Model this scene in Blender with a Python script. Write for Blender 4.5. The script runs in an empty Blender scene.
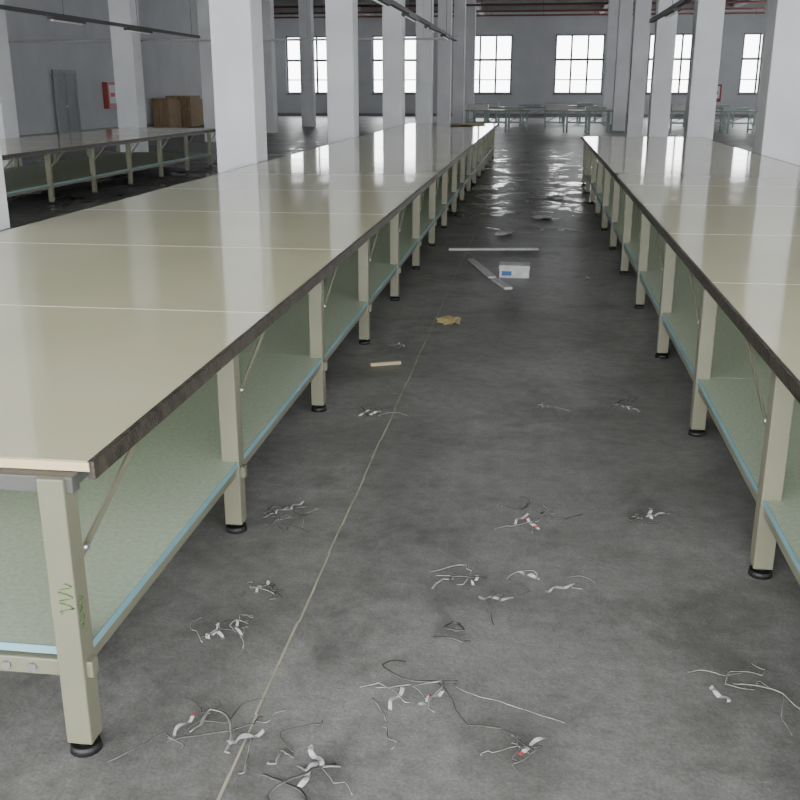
import bpy, bmesh, math, random
from mathutils import Vector, Matrix, Euler
random.seed(7)
S = bpy.context.scene
COL = S.collection

# ---------------------------------------------------------------- materials
def mat(name, c1, c2=None, scale=5.0, rough=0.6, rough2=None, metallic=0.0, bump=0.0, bscale=None, detail=6.0, spec=0.5, stretch=None, ior=1.5):
    m = bpy.data.materials.new(name); m.use_nodes = True
    nt = m.node_tree; N = nt.nodes; L = nt.links
    b = N["Principled BSDF"]
    b.inputs["Roughness"].default_value = rough
    b.inputs["Metallic"].default_value = metallic
    b.inputs["Specular IOR Level"].default_value = spec
    b.inputs["IOR"].default_value = ior
    geo = N.new("ShaderNodeNewGeometry")
    src = geo.outputs["Position"]
    if stretch:
        mp = N.new("ShaderNodeMapping"); mp.inputs["Scale"].default_value = stretch
        L.new(src, mp.inputs["Vector"]); src = mp.outputs["Vector"]
    if c2 is None: c2 = tuple(c*0.88 for c in c1)
    n = N.new("ShaderNodeTexNoise"); n.inputs["Scale"].default_value = scale; n.inputs["Detail"].default_value = detail
    L.new(src, n.inputs["Vector"])
    r = N.new("ShaderNodeValToRGB")
    r.color_ramp.elements[0].position = 0.35; r.color_ramp.elements[1].position = 0.65
    r.color_ramp.elements[0].color = (*c1, 1); r.color_ramp.elements[1].color = (*c2, 1)
    L.new(n.outputs["Fac"], r.inputs["Fac"]); L.new(r.outputs["Color"], b.inputs["Base Color"])
    if rough2 is not None:
        mr = N.new("ShaderNodeMapRange"); mr.inputs["From Min"].default_value = 0.35; mr.inputs["From Max"].default_value = 0.65
        mr.inputs["To Min"].default_value = rough; mr.inputs["To Max"].default_value = rough2
        L.new(n.outputs["Fac"], mr.inputs["Value"]); L.new(mr.outputs["Result"], b.inputs["Roughness"])
    if bump > 0:
        n2 = N.new("ShaderNodeTexNoise"); n2.inputs["Scale"].default_value = bscale or scale*4; n2.inputs["Detail"].default_value = 4
        L.new(src, n2.inputs["Vector"])
        bp = N.new("ShaderNodeBump"); bp.inputs["Strength"].default_value = bump; bp.inputs["Distance"].default_value = 0.01
        L.new(n2.outputs["Fac"], bp.inputs["Height"]); L.new(bp.outputs["Normal"], b.inputs["Normal"])
    return m

def floor_material():
    m = bpy.data.materials.new("concrete_floor"); m.use_nodes = True
    nt = m.node_tree; N = nt.nodes; L = nt.links; b = N["Principled BSDF"]
    geo = N.new("ShaderNodeNewGeometry")
    def noise(sc, det, rough=0.55, dist=0.0):
        n = N.new("ShaderNodeTexNoise"); n.inputs["Scale"].default_value = sc; n.inputs["Detail"].default_value = det
        n.inputs["Roughness"].default_value = rough; n.inputs["Distortion"].default_value = dist
        L.new(geo.outputs["Position"], n.inputs["Vector"]); return n
    def ramp(n, p0, c0, p1, c1):
        r = N.new("ShaderNodeValToRGB"); e = r.color_ramp.elements
        e[0].position = p0; e[0].color = (*c0, 1); e[1].position = p1; e[1].color = (*c1, 1)
        L.new(n.outputs["Fac"], r.inputs["Fac"]); return r
    def mul(a, b_):
        mx = N.new("ShaderNodeMixRGB"); mx.blend_type = 'MULTIPLY'; mx.inputs[0].default_value = 1
        L.new(a.outputs[0], mx.inputs[1]); L.new(b_.outputs[0], mx.inputs[2]); return mx
    big = ramp(noise(0.8, 9, 0.62, 0.7), 0.36, (0.185, 0.183, 0.175), 0.64, (0.315, 0.312, 0.30))
    blot = ramp(noise(2.6, 7, 0.6, 1.2), 0.34, (0.76, 0.76, 0.75), 0.52, (1.0, 1.0, 1.0))
    fine = ramp(noise(14, 8, 0.75), 0.35, (0.74, 0.74, 0.74), 0.66, (1.14, 1.14, 1.14))
    grit = ramp(noise(110, 3, 0.7), 0.30, (0.72, 0.72, 0.72), 0.70, (1.18, 1.18, 1.18))
    mx2 = mul(mul(mul(big, blot), fine), grit)
    sep = N.new("ShaderNodeSeparateXYZ"); L.new(geo.outputs["Position"], sep.inputs[0])
    up = N.new("ShaderNodeMapRange"); up.inputs["From Min"].default_value = 9; up.inputs["From Max"].default_value = 15
    up.inputs["To Min"].default_value = 0.0; up.inputs["To Max"].default_value = 0.20
    L.new(sep.outputs["Y"], up.inputs["Value"])
    dn = N.new("ShaderNodeMapRange"); dn.inputs["From Min"].default_value = 24; dn.inputs["From Max"].default_value = 34
    dn.inputs["To Min"].default_value = 0.0; dn.inputs["To Max"].default_value = -0.12
    L.new(sep.outputs["Y"], dn.inputs["Value"])
    wn = noise(1.5, 8, 0.68, 1.0)
    add0 = N.new("ShaderNodeMath"); add0.operation = 'ADD'; L.new(up.outputs[0], add0.inputs[0]); L.new(dn.outputs[0], add0.inputs[1])
    add = N.new("ShaderNodeMath"); add.operation = 'ADD'; L.new(wn.outputs["Fac"], add.inputs[0]); L.new(add0.outputs[0], add.inputs[1])
    wet = N.new("ShaderNodeMapRange"); wet.inputs["From Min"].default_value = 0.69; wet.inputs["From Max"].default_value = 0.79
    L.new(add.outputs[0], wet.inputs["Value"])
    damp = N.new("ShaderNodeMapRange"); damp.inputs["From Min"].default_value = 0.55; damp.inputs["From Max"].default_value = 0.70
    L.new(add.outputs[0], damp.inputs["Value"])
    dk = N.new("ShaderNodeMixRGB"); dk.blend_type = 'MULTIPLY'; dk.inputs[2].default_value = (0.6, 0.6, 0.61, 1)
    L.new(damp.outputs[0], dk.inputs[0]); L.new(mx2.outputs[0], dk.inputs[1]); L.new(dk.outputs[0], b.inputs["Base Color"])
    rr = N.new("ShaderNodeMapRange"); rr.inputs["To Min"].default_value = 0.42; rr.inputs["To Max"].default_value = 0.13
    L.new(wet.outputs[0], rr.inputs["Value"]); L.new(rr.outputs[0], b.inputs["Roughness"])
    bn = noise(40, 5, 0.6)
    bp = N.new("ShaderNodeBump"); bp.inputs["Distance"].default_value = 0.004; 
    inv = N.new("ShaderNodeMapRange"); inv.inputs["To Min"].default_value = 0.5; inv.inputs["To Max"].default_value = 0.09
    L.new(wet.outputs[0], inv.inputs["Value"]); L.new(inv.outputs[0], bp.inputs["Strength"])
    L.new(bn.outputs["Fac"], bp.inputs["Height"]); L.new(bp.outputs[0], b.inputs["Normal"])
    return m

M = {}
M['floor'] = floor_material()
M['top'] = mat("cream_laminate", (0.70, 0.675, 0.455), (0.655, 0.635, 0.425), scale=1.5, rough=0.06, rough2=0.10, bump=0.010, bscale=2, ior=1.65)
M['seam'] = mat("panel_seam", (0.85, 0.83, 0.70), rough=0.5)
M['topedge'] = mat("board_edge_cream", (0.66, 0.52, 0.31), rough=0.5)
M['band'] = mat("dark_edge_band", (0.014, 0.012, 0.009), (0.060, 0.049, 0.035), scale=26, rough=0.5, bump=0.4)
M['steel'] = mat("greygreen_painted_steel", (0.190, 0.188, 0.132), (0.165, 0.164, 0.115), scale=3, rough=0.4)
M['steeld'] = mat("dark_grey_rail", (0.09, 0.093, 0.085), rough=0.5)
M['rubber'] = mat("black_rubber", (0.012, 0.012, 0.012), rough=0.5)
M['bolt'] = mat("zinc_bolt", (0.5, 0.5, 0.5), rough=0.35, metallic=0.9)
M['shelf'] = mat("green_shelf_board", (0.44, 0.51, 0.40), (0.36, 0.42, 0.33), scale=60, rough=0.5)
M['shedge'] = mat("blue_shelf_edge", (0.22, 0.40, 0.45), (0.18, 0.35, 0.40), rough=0.5)
M['wall'] = mat("painted_plaster", (0.42, 0.43, 0.45), (0.38, 0.39, 0.41), scale=0.8, rough=0.85)
M['pillar'] = mat("pillar_plaster", (0.60, 0.61, 0.63), (0.53, 0.54, 0.56), scale=1.2, rough=0.85)
M['ceil'] = mat("ceiling_concrete", (0.24, 0.24, 0.245), (0.20, 0.20, 0.205), scale=1.5, rough=0.9)
M['frame'] = mat("window_frame_alu", (0.16, 0.165, 0.18), rough=0.5)
M['base'] = mat("baseboard_grey", (0.2, 0.2, 0.21), rough=0.7)
M['door'] = mat("door_grey", (0.16, 0.17, 0.19), rough=0.6)
M['red'] = mat("red_paint", (0.24, 0.03, 0.025), rough=0.5)
M['redpipe'] = mat("sprinkler_pipe_red", (0.16, 0.05, 0.04), rough=0.6)
M['black'] = mat("black_trunking", (0.03, 0.03, 0.032), rough=0.6)
M['conduit'] = mat("grey_conduit", (0.4, 0.4, 0.41), rough=0.6)
M['lamp'] = mat("lamp_tube_unlit", (0.8, 0.8, 0.8), rough=0.3)
M['card'] = mat("cardboard", (0.30, 0.215, 0.13), (0.25, 0.18, 0.11), rough=0.85)
M['paper'] = mat("white_paper", (0.60, 0.60, 0.61), (0.48, 0.48, 0.49), scale=20, rough=0.7)
M['papery'] = mat("yellow_paper", (0.5, 0.42, 0.2), rough=0.7)
M['strap'] = mat("grey_strap", (0.045, 0.045, 0.043), (0.13, 0.13, 0.12), scale=15, rough=0.5)
M['strapl'] = mat("pale_strap", (0.30, 0.30, 0.29), (0.13, 0.13, 0.12), scale=25, rough=0.5)
M['redprint'] = mat("red_print", (0.4, 0.06, 0.05), rough=0.6)
M['blue'] = mat("blue_print", (0.05, 0.16, 0.4), rough=0.6)
M['wood'] = mat("raw_wood", (0.5, 0.4, 0.26), rough=0.7)
M['benchg'] = mat("bench_grey_green", (0.25, 0.31, 0.30), rough=0.5)
M['line'] = mat("sand_joint_line", (0.50, 0.46, 0.35), (0.36, 0.33, 0.26), scale=8, rough=0.8)
M['twine'] = mat("green_twine", (0.10, 0.26, 0.04), rough=0.8)

# ---------------------------------------------------------------- mesh helpers
class MB:
    def __init__(s): s.bm = bmesh.new(); s.mats = []
    def mi(s, k):
        if k not in s.mats: s.mats.append(k)
        return s.mats.index(k)
    def box(s, x0, x1, y0, y1, z0, z1, k):
        i = s.mi(k); v = [s.bm.verts.new((x, y, z)) for x in (x0, x1) for y in (y0, y1) for z in (z0, z1)]
        for f in ((0,1,3,2),(4,6,7,5),(0,4,5,1),(2,3,7,6),(0,2,6,4),(1,5,7,3)):
            fc = s.bm.faces.new([v[j] for j in f]); fc.material_index = i
        return s
    def beam(s, p, q, w, h, k, up=Vector((0,0,1))):
        p = Vector(p); q = Vector(q); d = (q-p).normalized()
        if abs(d.dot(up)) > 0.98: up = Vector((0,1,0))
        a = d.cross(up).normalized()*w/2; b = a.cross(d).normalized()*h/2
        i = s.mi(k); v = [s.bm.verts.new(c+sa*a+sb*b) for c in (p, q) for sa, sb in ((-1,-1),(1,-1),(1,1),(-1,1))]
        for f in ((0,1,2,3),(7,6,5,4),(0,4,5,1),(1,5,6,2),(2,6,7,3),(3,7,4,0)):
            fc = s.bm.faces.new([v[j] for j in f]); fc.material_index = i
        return s
    def cyl(s, p, q, r, k, seg=12, r2=None):
        p = Vector(p); q = Vector(q); d = (q-p).normalized(); r2 = r if r2 is None else r2
        up = Vector((0,0,1)) if abs(d.z) < 0.9 else Vector((1,0,0))
        a = d.cross(up).normalized(); b = d.cross(a).normalized(); i = s.mi(k)
        R0 = [s.bm.verts.new(p+(a*math.cos(t)+b*math.sin(t))*r) for t in [2*math.pi*j/seg for j in range(seg)]]
        R1 = [s.bm.verts.new(q+(a*math.cos(t)+b*math.sin(t))*r2) for t in [2*math.pi*j/seg for j in range(seg)]]
        for j in range(seg):
            fc = s.bm.faces.new((R0[j], R0[(j+1)%seg], R1[(j+1)%seg], R1[j])); fc.material_index = i; fc.smooth = True
        for R in (R0[::-1], R1):
            fc = s.bm.faces.new(R); fc.material_index = i
        return s
    def tube(s, pts, r, k, seg=5, flat=1.0):
        i = s.mi(k); rings = []
        for n, p in enumerate(pts):
            d = (pts[min(n+1, len(pts)-1)]-pts[max(n-1, 0)]).normalized()
            a = d.cross(Vector((0,0,1)))
            a = a.normalized() if a.length > 1e-4 else Vector((1,0,0))
            b = d.cross(a).normalized()
            rings.append([s.bm.verts.new(p+a*math.cos(t)*r*flat+b*math.sin(t)*r) for t in [2*math.pi*j/seg for j in range(seg)]])
        for A, B in zip(rings, rings[1:]):
            for j in range(seg):
                fc = s.bm.faces.new((A[j], A[(j+1)%seg], B[(j+1)%seg], B[j])); fc.material_index = i; fc.smooth = True
        for R in (rings[0][::-1], rings[-1]):
            fc = s.bm.faces.new(R); fc.material_index = i
        return s
    def done(s, name, parent=None, bevel=0.0):
        bmesh.ops.recalc_face_normals(s.bm, faces=s.bm.faces)
        me = bpy.data.meshes.new(name); s.bm.to_mesh(me); s.bm.free()
        for k in s.mats: me.materials.append(M[k])
        o = bpy.data.objects.new(name, me); COL.objects.link(o)
        if parent: o.parent = parent
        if bevel > 0:
            md = o.modifiers.new("bevel", 'BEVEL'); md.width = bevel; md.segments = 2; md.limit_method = 'ANGLE'
        return o
def empty(name, loc=(0,0,0)):
    e = bpy.data.objects.new(name, None); COL.objects.link(e); e.empty_display_size = 0.2; return e

# ---------------------------------------------------------------- room
XL, XR, YN, YB, ZC = -17.0, 17.0, -7.0, 64.0, 6.4
MB().box(XL-0.3, XR+0.3, YN, YB+0.3, -0.2, 0, 'floor').done("floor")
MB().box(XL-0.3, XR+0.3, YN, YB+0.3, ZC, ZC+0.2, 'ceil').done("ceiling")
wx = [-14.5, -9.0, -3.25, 2.3, 7.85, 13.3]; ww = 2.95; wz0, wz1 = 1.35, 4.8
def wall_openings(name, axis, fixed0, fixed1, a0, a1, cents, w):
    mb = MB()
    def bx(u0, u1, z0, z1):
        if axis == 'x': mb.box(u0, u1, fixed0, fixed1, z0, z1, 'wall')
        else: mb.box(fixed0, fixed1, u0, u1, z0, z1, 'wall')
    bx(a0, a1, 0, wz0); bx(a0, a1, wz1, ZC)
    prev = a0
    for c in cents:
        bx(prev, c-w/2, wz0, wz1); prev = c+w/2
    bx(prev, a1, wz0, wz1)
    return mb.done(name)
wall_openings("wall_back", 'x', YB, YB+0.3, XL-0.3, XR+0.3, wx, ww)
MB().box(XL-0.3, XL, YN, YB, 0, ZC, 'wall').done("wall_left")
ry = [-3.5+6.6*i for i in range(10)]
wall_openings("wall_right", 'y', XR, XR+0.3, YN, YB, ry, 4.6)
def window(n, axis, f, c, w):
    mb = MB(); t = 0.1
    def bx(u0, u1, z0, z1, d=0.05):
        if axis == 'x': mb.box(u0, u1, f-d, f+d, z0, z1, 'frame')
        else: mb.box(f-d, f+d, u0, u1, z0, z1, 'frame')
    a, b = c-w/2, c+w/2
    bx(a, b, wz0, wz0+t); bx(a, b, wz1-t, wz1); bx(a, a+t, wz0, wz1); bx(b-t, b, wz0, wz1)
    ztr = wz0+(wz1-wz0)*0.58
    for i in (1, 2):
        u = a+w*i/3; bx(u-0.06, u+0.06, wz0, wz1, 0.035)
    bx(a, b, ztr-0.07, ztr+0.07, 0.04); bx(a, b, wz0+0.8, wz0+0.87, 0.03)
    bx(a-0.08, b+0.08, wz0-0.06, wz0, 0.18)
    mb.done("window_%d" % n)
n = 1
for c in wx: window(n, 'x', YB+0.15, c, ww); n += 1
for c in ry: window(n, 'y', XR+0.15, c, 4.6); n += 1
MB().box(XL, XR, YB-0.03, YB, 0, 0.18, 'base').done("baseboard_back")
MB().box(XL, XL+0.03, YN, YB, 0, 0.18, 'base').done("baseboard_left")

def pillar(x, y, w):
    mb = MB(); h = w/2
    mb.box(x-h, x+h, y-h, y+h, 0, ZC, 'pillar')
    mb.done("concrete_pillar", bevel=0.012)
for y in [5.75, 12.1, 18.7, 25.4, 32.2, 39, 46, 53]: pillar(-3.61, y, 0.50)
for y in [18.7, 25.4, 32.2, 39, 46, 53]: pillar(-10.5, y, 0.56)
for y in [7.0, 14.5, 21.6, 28.8, 35.8, 43, 50]: pillar(3.27, y, 0.52)
for y in [28.8, 35.8, 43, 50]: pillar(10.4, y, 0.56)
for i in range(9):
    y = 5.83+6.75*i
    MB().box(XL, XR, y-0.15, y+0.15, ZC-0.62, ZC, 'ceil').done("ceiling_beam")
for x in (-10.5, -3.62, 3.42, 10.4):
    MB().box(x-0.14, x+0.14, YN, YB, ZC-0.5, ZC, 'ceil').done("ceiling_beam")
for y, z in ((51.5, 5.55), (56.5, 5.6), (62.0, 5.75)):
    mb = MB(); mb.cyl((XL+0.1, y, z), (XR-0.1, y, z), 0.05, 'redpipe')
    for x in range(-15, 16, 3): mb.cyl((x, y, z), (x, y, ZC), 0.015, 'redpipe', 6)
    mb.done("sprinkler_pipe")

# ---------------------------------------------------------------- cutting tables
ZT = 0.80
def table(name, xa, xb, y0, y1, legs, seam0, pitch, ia=0.08, ib=0.09):
    P = empty(name)
    ys = [y0]; s = seam0
    while s < y1-0.5: ys.append(s); s += pitch
    ys.append(y1)
    mb = MB()
    for a, b in zip(ys, ys[1:]):
        mb.box(xa+0.012, xb-0.012, a+0.002, b-0.002, ZT-0.022, ZT, 'top')
    mb.done("tabletop_panels", P, 0.0015)
    mb = MB()
    for a in ys[1:-1]: mb.box(xa+0.012, xb-0.012, a-0.004, a+0.004, ZT-0.022, ZT+0.0004, 'seam')
    mb.box(xa+0.012, xb-0.012, y0-0.004, y0+0.003, ZT-0.024, ZT-0.001, 'topedge')
    mb.done("panel_joints", P)
    mb = MB()
    for e, sgn in ((xa, 1), (xb, -1)):
        x0, x1 = sorted((e, e+sgn*0.016))
        mb.box(x0, x1, y0, y1, ZT-0.045, ZT+0.001, 'band')
    mb.done("edge_band", P)
    fr = MB(); ft = MB(); br = MB(); w = 0.034
    LX = (xa+ia, xb-ib)
    for lx in LX:
        fr.box(lx-0.016, lx+0.03, y0+0.02, y1-0.02, ZT-0.075, ZT-0.024, 'steeld')
        fr.box(lx-0.02, lx+0.02, legs[0], legs[-1], 0.235, 0.275, 'steel')
    ltop = ZT-0.046 if ia < 0.06 else ZT-0.028
    for y in legs:
        fr.box(xa+0.04, xb-0.04, y-0.02, y+0.02, ZT-0.07, ZT-0.026, 'steeld')
        fr.box(xa+0.04, xb-0.04, y-0.018, y+0.018, 0.225, 0.272, 'steel')
        for lx in LX:
            fr.box(lx-w, lx+w, y-w, y+w, 0.035, ltop, 'steel')
            ft.cyl((lx, y, 0.0), (lx, y, 0.022), 0.042, 'rubber', 16, 0.038)
            ft.cyl((lx, y, 0.022), (lx, y, 0.05), 0.02, 'rubber', 10)
            sg = 1 if lx < (xa+xb)/2 else -1
            ox = lx + (0.030 if sg < 0 else -0.030)
            if y+0.55 < y1:
                br.beam((ox, y+0.03, 0.55), (ox, y+0.5, ZT-0.05), 0.006, 0.024, 'steel')
                br.cyl((ox-0.008, y+0.045, 0.562), (ox+0.012, y+0.045, 0.562), 0.009, 'bolt', 8)
        for bx_ in (xb-0.2, xb-0.27, xa+0.2, xa+0.27):
            br.cyl((bx_, y-0.026, 0.248), (bx_, y-0.016, 0.248), 0.011, 'bolt', 8)
    fr.done("steel_frame", P, 0.004); ft.done("levelling_feet", P); br.done("corner_braces", P)
    sh = MB(); xs0, xs1 = xa+ia-0.025, xb-ib+0.03
    sy = legs[0]
    cuts = [sy]+legs[2::2]; 
    if cuts[-1] < legs[-1]: cuts.append(legs[-1])
    for a, b in zip(cuts, cuts[1:]):
        sh.box(xs0+0.004, xs1-0.004, a+0.002, b-0.002, 0.276, 0.300, 'shelf')
    sh.done("lower_shelf", P)
    ed = MB()
    for e0, e1 in ((xs0-0.0, xs0+0.004), (xs1-0.004, xs1)):
        ed.box(e0, e1, sy, legs[-1], 0.278, 0.3005, 'shedge')
    ed.box(xs0, xs1, sy-0.003, sy+0.002, 0.278, 0.3005, 'shedge')
    ed.done("shelf_edging", P)
    return P
legsL = [2.05, 3.40]+[4.92+1.46*i for i in range(15)]
table("cutting_table", -3.32, -1.02, 2.07, 26.1, legsL, 3.72, 1.62)
legsR = [1.8]+[3.29+1.5*i for i in range(11)]
table("cutting_table", 0.805, 3.0, 1.2, 19.3, legsR, 3.0, 1.62, ia=0.042)
table("cutting_table", -9.4, -7.1, 6.5, 22.4, [6.6+1.5*i for i in range(11)], 8.0, 1.62)

def trunk(x, y0, y1, z):
    P = empty("suspended_light_track")
    mb = MB(); mb.box(x-0.035, x+0.035, y0, y1, z-0.03, z+0.03, 'black'); mb.done("trunking", P)
    mb = MB(); y = y0+0.8
    while y < y1:
        mb.cyl((x, y, z+0.03), (x, y, ZC), 0.005, 'black', 6); y += 3.3
    mb.done("hanger_rods", P)
    mb = MB(); y = y0+0.6
    while y+1.3 < y1:
        mb.box(x-0.06, x+0.06, y, y+1.25, z-0.075, z-0.03, 'black')
        mb.cyl((x, y+0.03, z-0.085), (x, y+1.22, z-0.085), 0.013, 'lamp', 8); y += 3.2
    mb.done("unlit_lamps", P)
trunk(-2.15, 3.0, 26.2, 2.82); trunk(1.95, 2.5, 19.5, 2.82); trunk(-8.2, 6.5, 24.3, 2.84)
mb = MB(); mb.cyl((-16.9, 26.4, 2.86), (-2.1, 26.4, 2.86), 0.03, 'conduit', 8)
for x in (-15, -12, -9, -6, -3): mb.cyl((x, 26.4, 2.86), (x, 26.4, ZC), 0.006, 'conduit', 6)
mb.done("overhead_conduit")

mb = MB()
for i in range(116):
    y = -2+i*0.25
    mb.box(-0.711+0.003*math.sin(i*1.7), -0.704+0.003*math.sin(i*1.7+0.5), y, y+0.25, 0.0, 0.0015, 'line')
mb.done("floor_joint_line")

# ---------------------------------------------------------------- debris
def scrap(x, y, size, nw, npap, seed, kinds=('strap', 'strapl', 'strap', 'strapl')):
    rnd = random.Random(seed); mb = MB()
    a0 = rnd.uniform(0, 6.28)
    for i in range(nw):
        a = a0+rnd.uniform(-0.6, 0.6)+(math.pi if rnd.random() < 0.3 else 0); px = x+rnd.uniform(-1, 1)*size*0.2-math.cos(a)*size*0.5; py = y+rnd.uniform(-1, 1)*size*0.2-math.sin(a)*size*0.5
        L = size*rnd.uniform(0.7, 1.5); n = 26; pts = []; curl = rnd.uniform(-1, 1)*0.09; h = rnd.uniform(0, 0.025)
        for j in range(n):
            z = 0.005+h*math.sin(math.pi*j/(n-1))
            pts.append(Vector((px, py, z)))
            if rnd.random() < 0.12: a += rnd.choice((-1, 1))*rnd.uniform(0.8, 1.7)
            a += curl+rnd.uniform(-0.22, 0.22); px += math.cos(a)*L/n; py += math.sin(a)*L/n
        mb.tube(pts, 0.0018, rnd.choice(kinds), 5, rnd.choice((1.0, 1.4, 2.4)))
    for i in range(npap):
        k = 'paper'; cx = x+rnd.uniform(-1, 1)*size*0.4; cy = y+rnd.uniform(-1, 1)*size*0.4
        a = rnd.uniform(0, 6.28); ln = rnd.uniform(0.06, 0.13); wd = rnd.uniform(0.009, 0.016); nu = 12
        mi = mb.mi(k); mr = mb.mi('redprint'); prev = None
        for j in range(nu+1):
            u = (j/nu-0.5)*ln; z = 0.006+0.010*abs(math.sin(j*0.5+seed)); aa = a+0.3*math.sin(j*0.6)
            c = Vector((cx+math.cos(a)*u+0.006*math.sin(j*0.7), cy+math.sin(a)*u, z)); s_ = Vector((-math.sin(aa), math.cos(aa), 0.25*math.sin(j*0.9)))*wd/2
            p0 = c-s_; p1 = c+s_; p0.z = max(p0.z, 0.002); p1.z = max(p1.z, 0.002)
            v = (mb.bm.verts.new(p0), mb.bm.verts.new(p1))
            if prev:
                f = mb.bm.faces.new((prev[0], prev[1], v[1], v[0])); f.material_index = mr if rnd.random() < 0.035 else mi
            prev = v
    mb.done("packing_strap_scrap")
for i, a in enumerate([(-0.92, 2.66, 0.13, 6, 3), (-0.80, 2.22, 0.24, 5, 2), (-0.86, 2.95, 0.13, 4, 1), (-0.93, 3.58, 0.18, 9, 2),
          (-0.32, 2.38, 0.26, 7, 2), (-0.14, 3.04, 0.25, 4, 2), (0.09, 3.12, 0.22, 3, 2), (0.07, 3.66, 0.22, 6, 2), (0.53, 2.56, 0.24, 4, 1),
          (0.50, 3.72, 0.13, 3, 2), (-0.56, 2.03, 0.2, 5, 2), (-0.01, 2.17, 0.16, 4, 1), (-0.18, 2.72, 0.16, 2, 0), (-0.62, 2.15, 0.2, 3, 0),
          (-0.86, 4.9, 0.16, 4, 2), (0.15, 5.1, 0.2, 2, 1), (0.5, 5.2, 0.18, 4, 2), (-0.85, 6.3, 0.16, 2, 1),
          (0.5, 9.0, 0.2, 2, 1), (0.2, 12.3, 0.4, 3, 3), (-0.4, 14, 0.4, 2, 3)]):
    scrap(*a, seed=i*3+5)
def plank(name, p, q, w, h, k):
    MB().beam(p, q, w, h, k).done(name, bevel=0.002)
plank("board_offcut", (-0.9, 10.5, 0.011), (0.05, 10.65, 0.011), 0.07, 0.02, 'paper')
plank("board_offcut", (-0.62, 9.85, 0.011), (-0.36, 8.9, 0.011), 0.07, 0.02, 'paper')
plank("board_offcut", (-0.33, 8.8, 0.011), (-0.2, 8.4, 0.011), 0.07, 0.02, 'paper')
plank("wood_offcut", (-0.98, 5.82, 0.011), (-0.80, 5.9, 0.011), 0.03, 0.02, 'wood')
mb = MB(); mb.box(-0.30, -0.03, 8.96, 9.16, 0, 0.10, 'paper'); mb.box(-0.305, -0.025, 8.955, 9.165, 0.075, 0.112, 'paper')
mb.box(-0.28, -0.19, 8.953, 8.96, 0.02, 0.06, 'blue'); mb.done("small_carton", bevel=0.002)
def sheet(name, x, y, sx, sy, k, seed, z=0.003):
    rnd = random.Random(seed); mb = MB(); i = mb.mi(k); n = 5
    g = [[mb.bm.verts.new((x+(u/n-0.5)*sx+0.1*sx*rnd.uniform(-1,1), y+(v/n-0.5)*sy, z+rnd.uniform(0, 0.025))) for v in range(n+1)] for u in range(n+1)]
    for u in range(n):
        for v in range(n):
            f = mb.bm.faces.new((g[u][v], g[u+1][v], g[u+1][v+1], g[u][v+1])); f.material_index = i
    mb.done(name)
sheet("crumpled_paper", -0.6, 7.1, 0.16, 0.22, 'papery', 3)
sheet("crumpled_paper", -0.35, 11.8, 0.2, 0.3, 'paper', 4)
sheet("crumpled_paper", 0.1, 13.4, 0.3, 0.35, 'paper', 5)
sheet("kraft_paper_sheet", -1.7, 25.0, 0.8, 1.6, 'papery', 6, z=ZT+0.002)
sheet("crumpled_paper", 0.3, 16, 0.3, 0.35, 'paper', 8)
# twine tied round the first leg
mb = MB(); pts = []
lx, ly = -1.11, 2.05
for j in range(15):
    pts.append(Vector((lx+0.01+0.02*math.sin(j*1.3), ly-0.038, 0.50-0.006*j)))
mb.tube(pts, 0.0014, 'twine', 5)
pts = [Vector((lx+0.039+0.002*math.sin(j*0.9), ly-0.02+0.012*math.sin(j*1.7), 0.46-0.007*j)) for j in range(14)]
mb.tube(pts, 0.0014, 'twine', 5); mb.done("green_twine")

# ---------------------------------------------------------------- far workbenches
def bench(x, y, w):
    P = empty("workbench_frame"); mb = MB()
    for k in range(3):
        a = x-w/2+k*w/3; b = a+w/3-0.12
        for lx in (a, b):
            for yy in (y, y+1.0):
                mb.box(lx-0.03, lx+0.03, yy-0.03, yy+0.03, 0, 0.8, 'benchg')
            mb.box(lx-0.02, lx+0.02, y, y+1.0, 0.12, 0.16, 'benchg')
            mb.beam((lx, y, 0.15), (lx, y+1, 0.75), 0.03, 0.03, 'benchg')
        mb.box(a, b, y-0.02, y+0.02, 0.35, 0.42, 'benchg')
        mb.beam((a, y, 0.4), (b, y, 0.75), 0.03, 0.03, 'benchg')
    mb.done("legs", P)
    mb = MB(); mb.box(x-w/2-0.05, x+w/2, y-0.1, y+1.1, 0.8, 0.85, 'steel'); mb.box(x-w/2, x-w/6, y+0.1, y+0.8, 0.85, 1.05, 'conduit')
    mb.box(x+w*0.1, x+w*0.4, y+0.1, y+0.8, 0.85, 0.97, 'benchg'); mb.done("worktop", P)
bench(-1.6, 40.6, 2.5); bench(1.55, 40.6, 2.6); bench(6.7, 40.6, 3.2); bench(-1.3, 47.5, 3.4); bench(1.6, 51.5, 2.6); bench(7.2, 47, 3)

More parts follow.
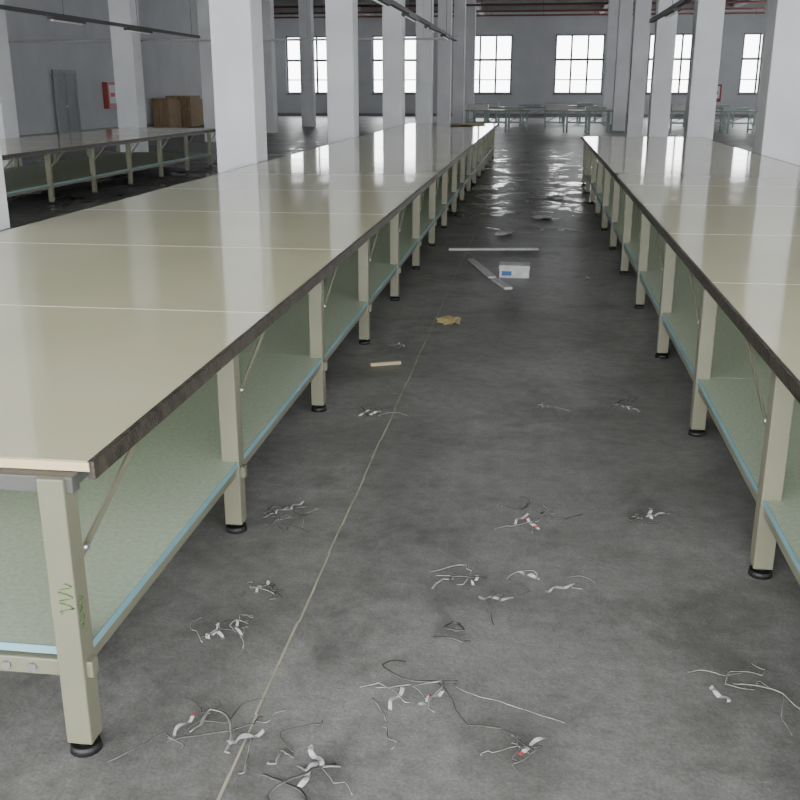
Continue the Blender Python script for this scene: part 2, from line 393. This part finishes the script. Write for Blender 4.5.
# ---------------------------------------------------------------- left wall items
e = 0.04
mb = MB(); mb.box(XL+e, XL+e+0.06, 34.2, 34.3, 0, 2.2, 'frame'); mb.box(XL+e, XL+e+0.06, 35.9, 36.0, 0, 2.2, 'frame'); mb.box(XL+e, XL+e+0.06, 34.2, 36.0, 2.2, 2.3, 'frame')
mb.box(XL+e, XL+e+0.04, 34.3, 35.08, 0, 2.2, 'door'); mb.box(XL+e, XL+e+0.04, 35.12, 35.9, 0, 2.2, 'door')
mb.cyl((XL+e+0.04, 35.0, 1.05), (XL+e+0.1, 35.0, 1.05), 0.03, 'bolt'); mb.done("door_1")
def cabinet(x, y, axis):
    mb = MB()
    if axis == 'l':
        mb.box(x, x+0.22, y-0.4, y+0.4, 0.9, 1.9, 'red'); mb.box(x+0.22, x+0.23, y-0.3, y+0.3, 1.1, 1.8, 'paper'); mb.box(x+0.23, x+0.24, y-0.2, y+0.2, 1.35, 1.5, 'redprint')
    else:
        mb.box(x-0.4, x+0.4, y-0.22, y, 0.9, 1.9, 'red'); mb.box(x-0.3, x+0.3, y-0.23, y-0.22, 1.1, 1.8, 'paper'); mb.box(x-0.2, x+0.2, y-0.24, y-0.23, 1.35, 1.5, 'redprint')
    mb.done("fire_hose_cabinet")
cabinet(XL+0.001, 38.8, 'l'); cabinet(10.4, YB-0.001, 'b')
for (y, h, nb) in ((43.9, 1.25, 9), (45.6, 1.35, 13), (47.3, 1.2, 11)):
    mb = MB()
    for j in range(nb): mb.box(XL+0.12+j*0.09, XL+0.19+j*0.09, y-0.7+0.02*(j%4), y+0.7, 0, h-0.04*(j%3), 'card')
    mb.done("cardboard_panel_stack")

# ---------------------------------------------------------------- light
W = bpy.data.worlds.new("overcast_sky"); S.world = W; W.use_nodes = True
bg = W.node_tree.nodes["Background"]; bg.inputs["Color"].default_value = (0.965, 0.98, 0.985, 1); bg.inputs["Strength"].default_value = 10.5

# ---------------------------------------------------------------- camera
cd = bpy.data.cameras.new("camera"); cam = bpy.data.objects.new("camera", cd); COL.objects.link(cam)
cd.sensor_width = 36; cd.lens = 981/800*36; cd.clip_end = 200; cd.clip_start = 0.05
cam.location = (0, 0, 1.65)
cam.rotation_euler = Euler((math.radians(90-17.6), 0, math.radians(7.75)), 'XYZ')
S.camera = cam
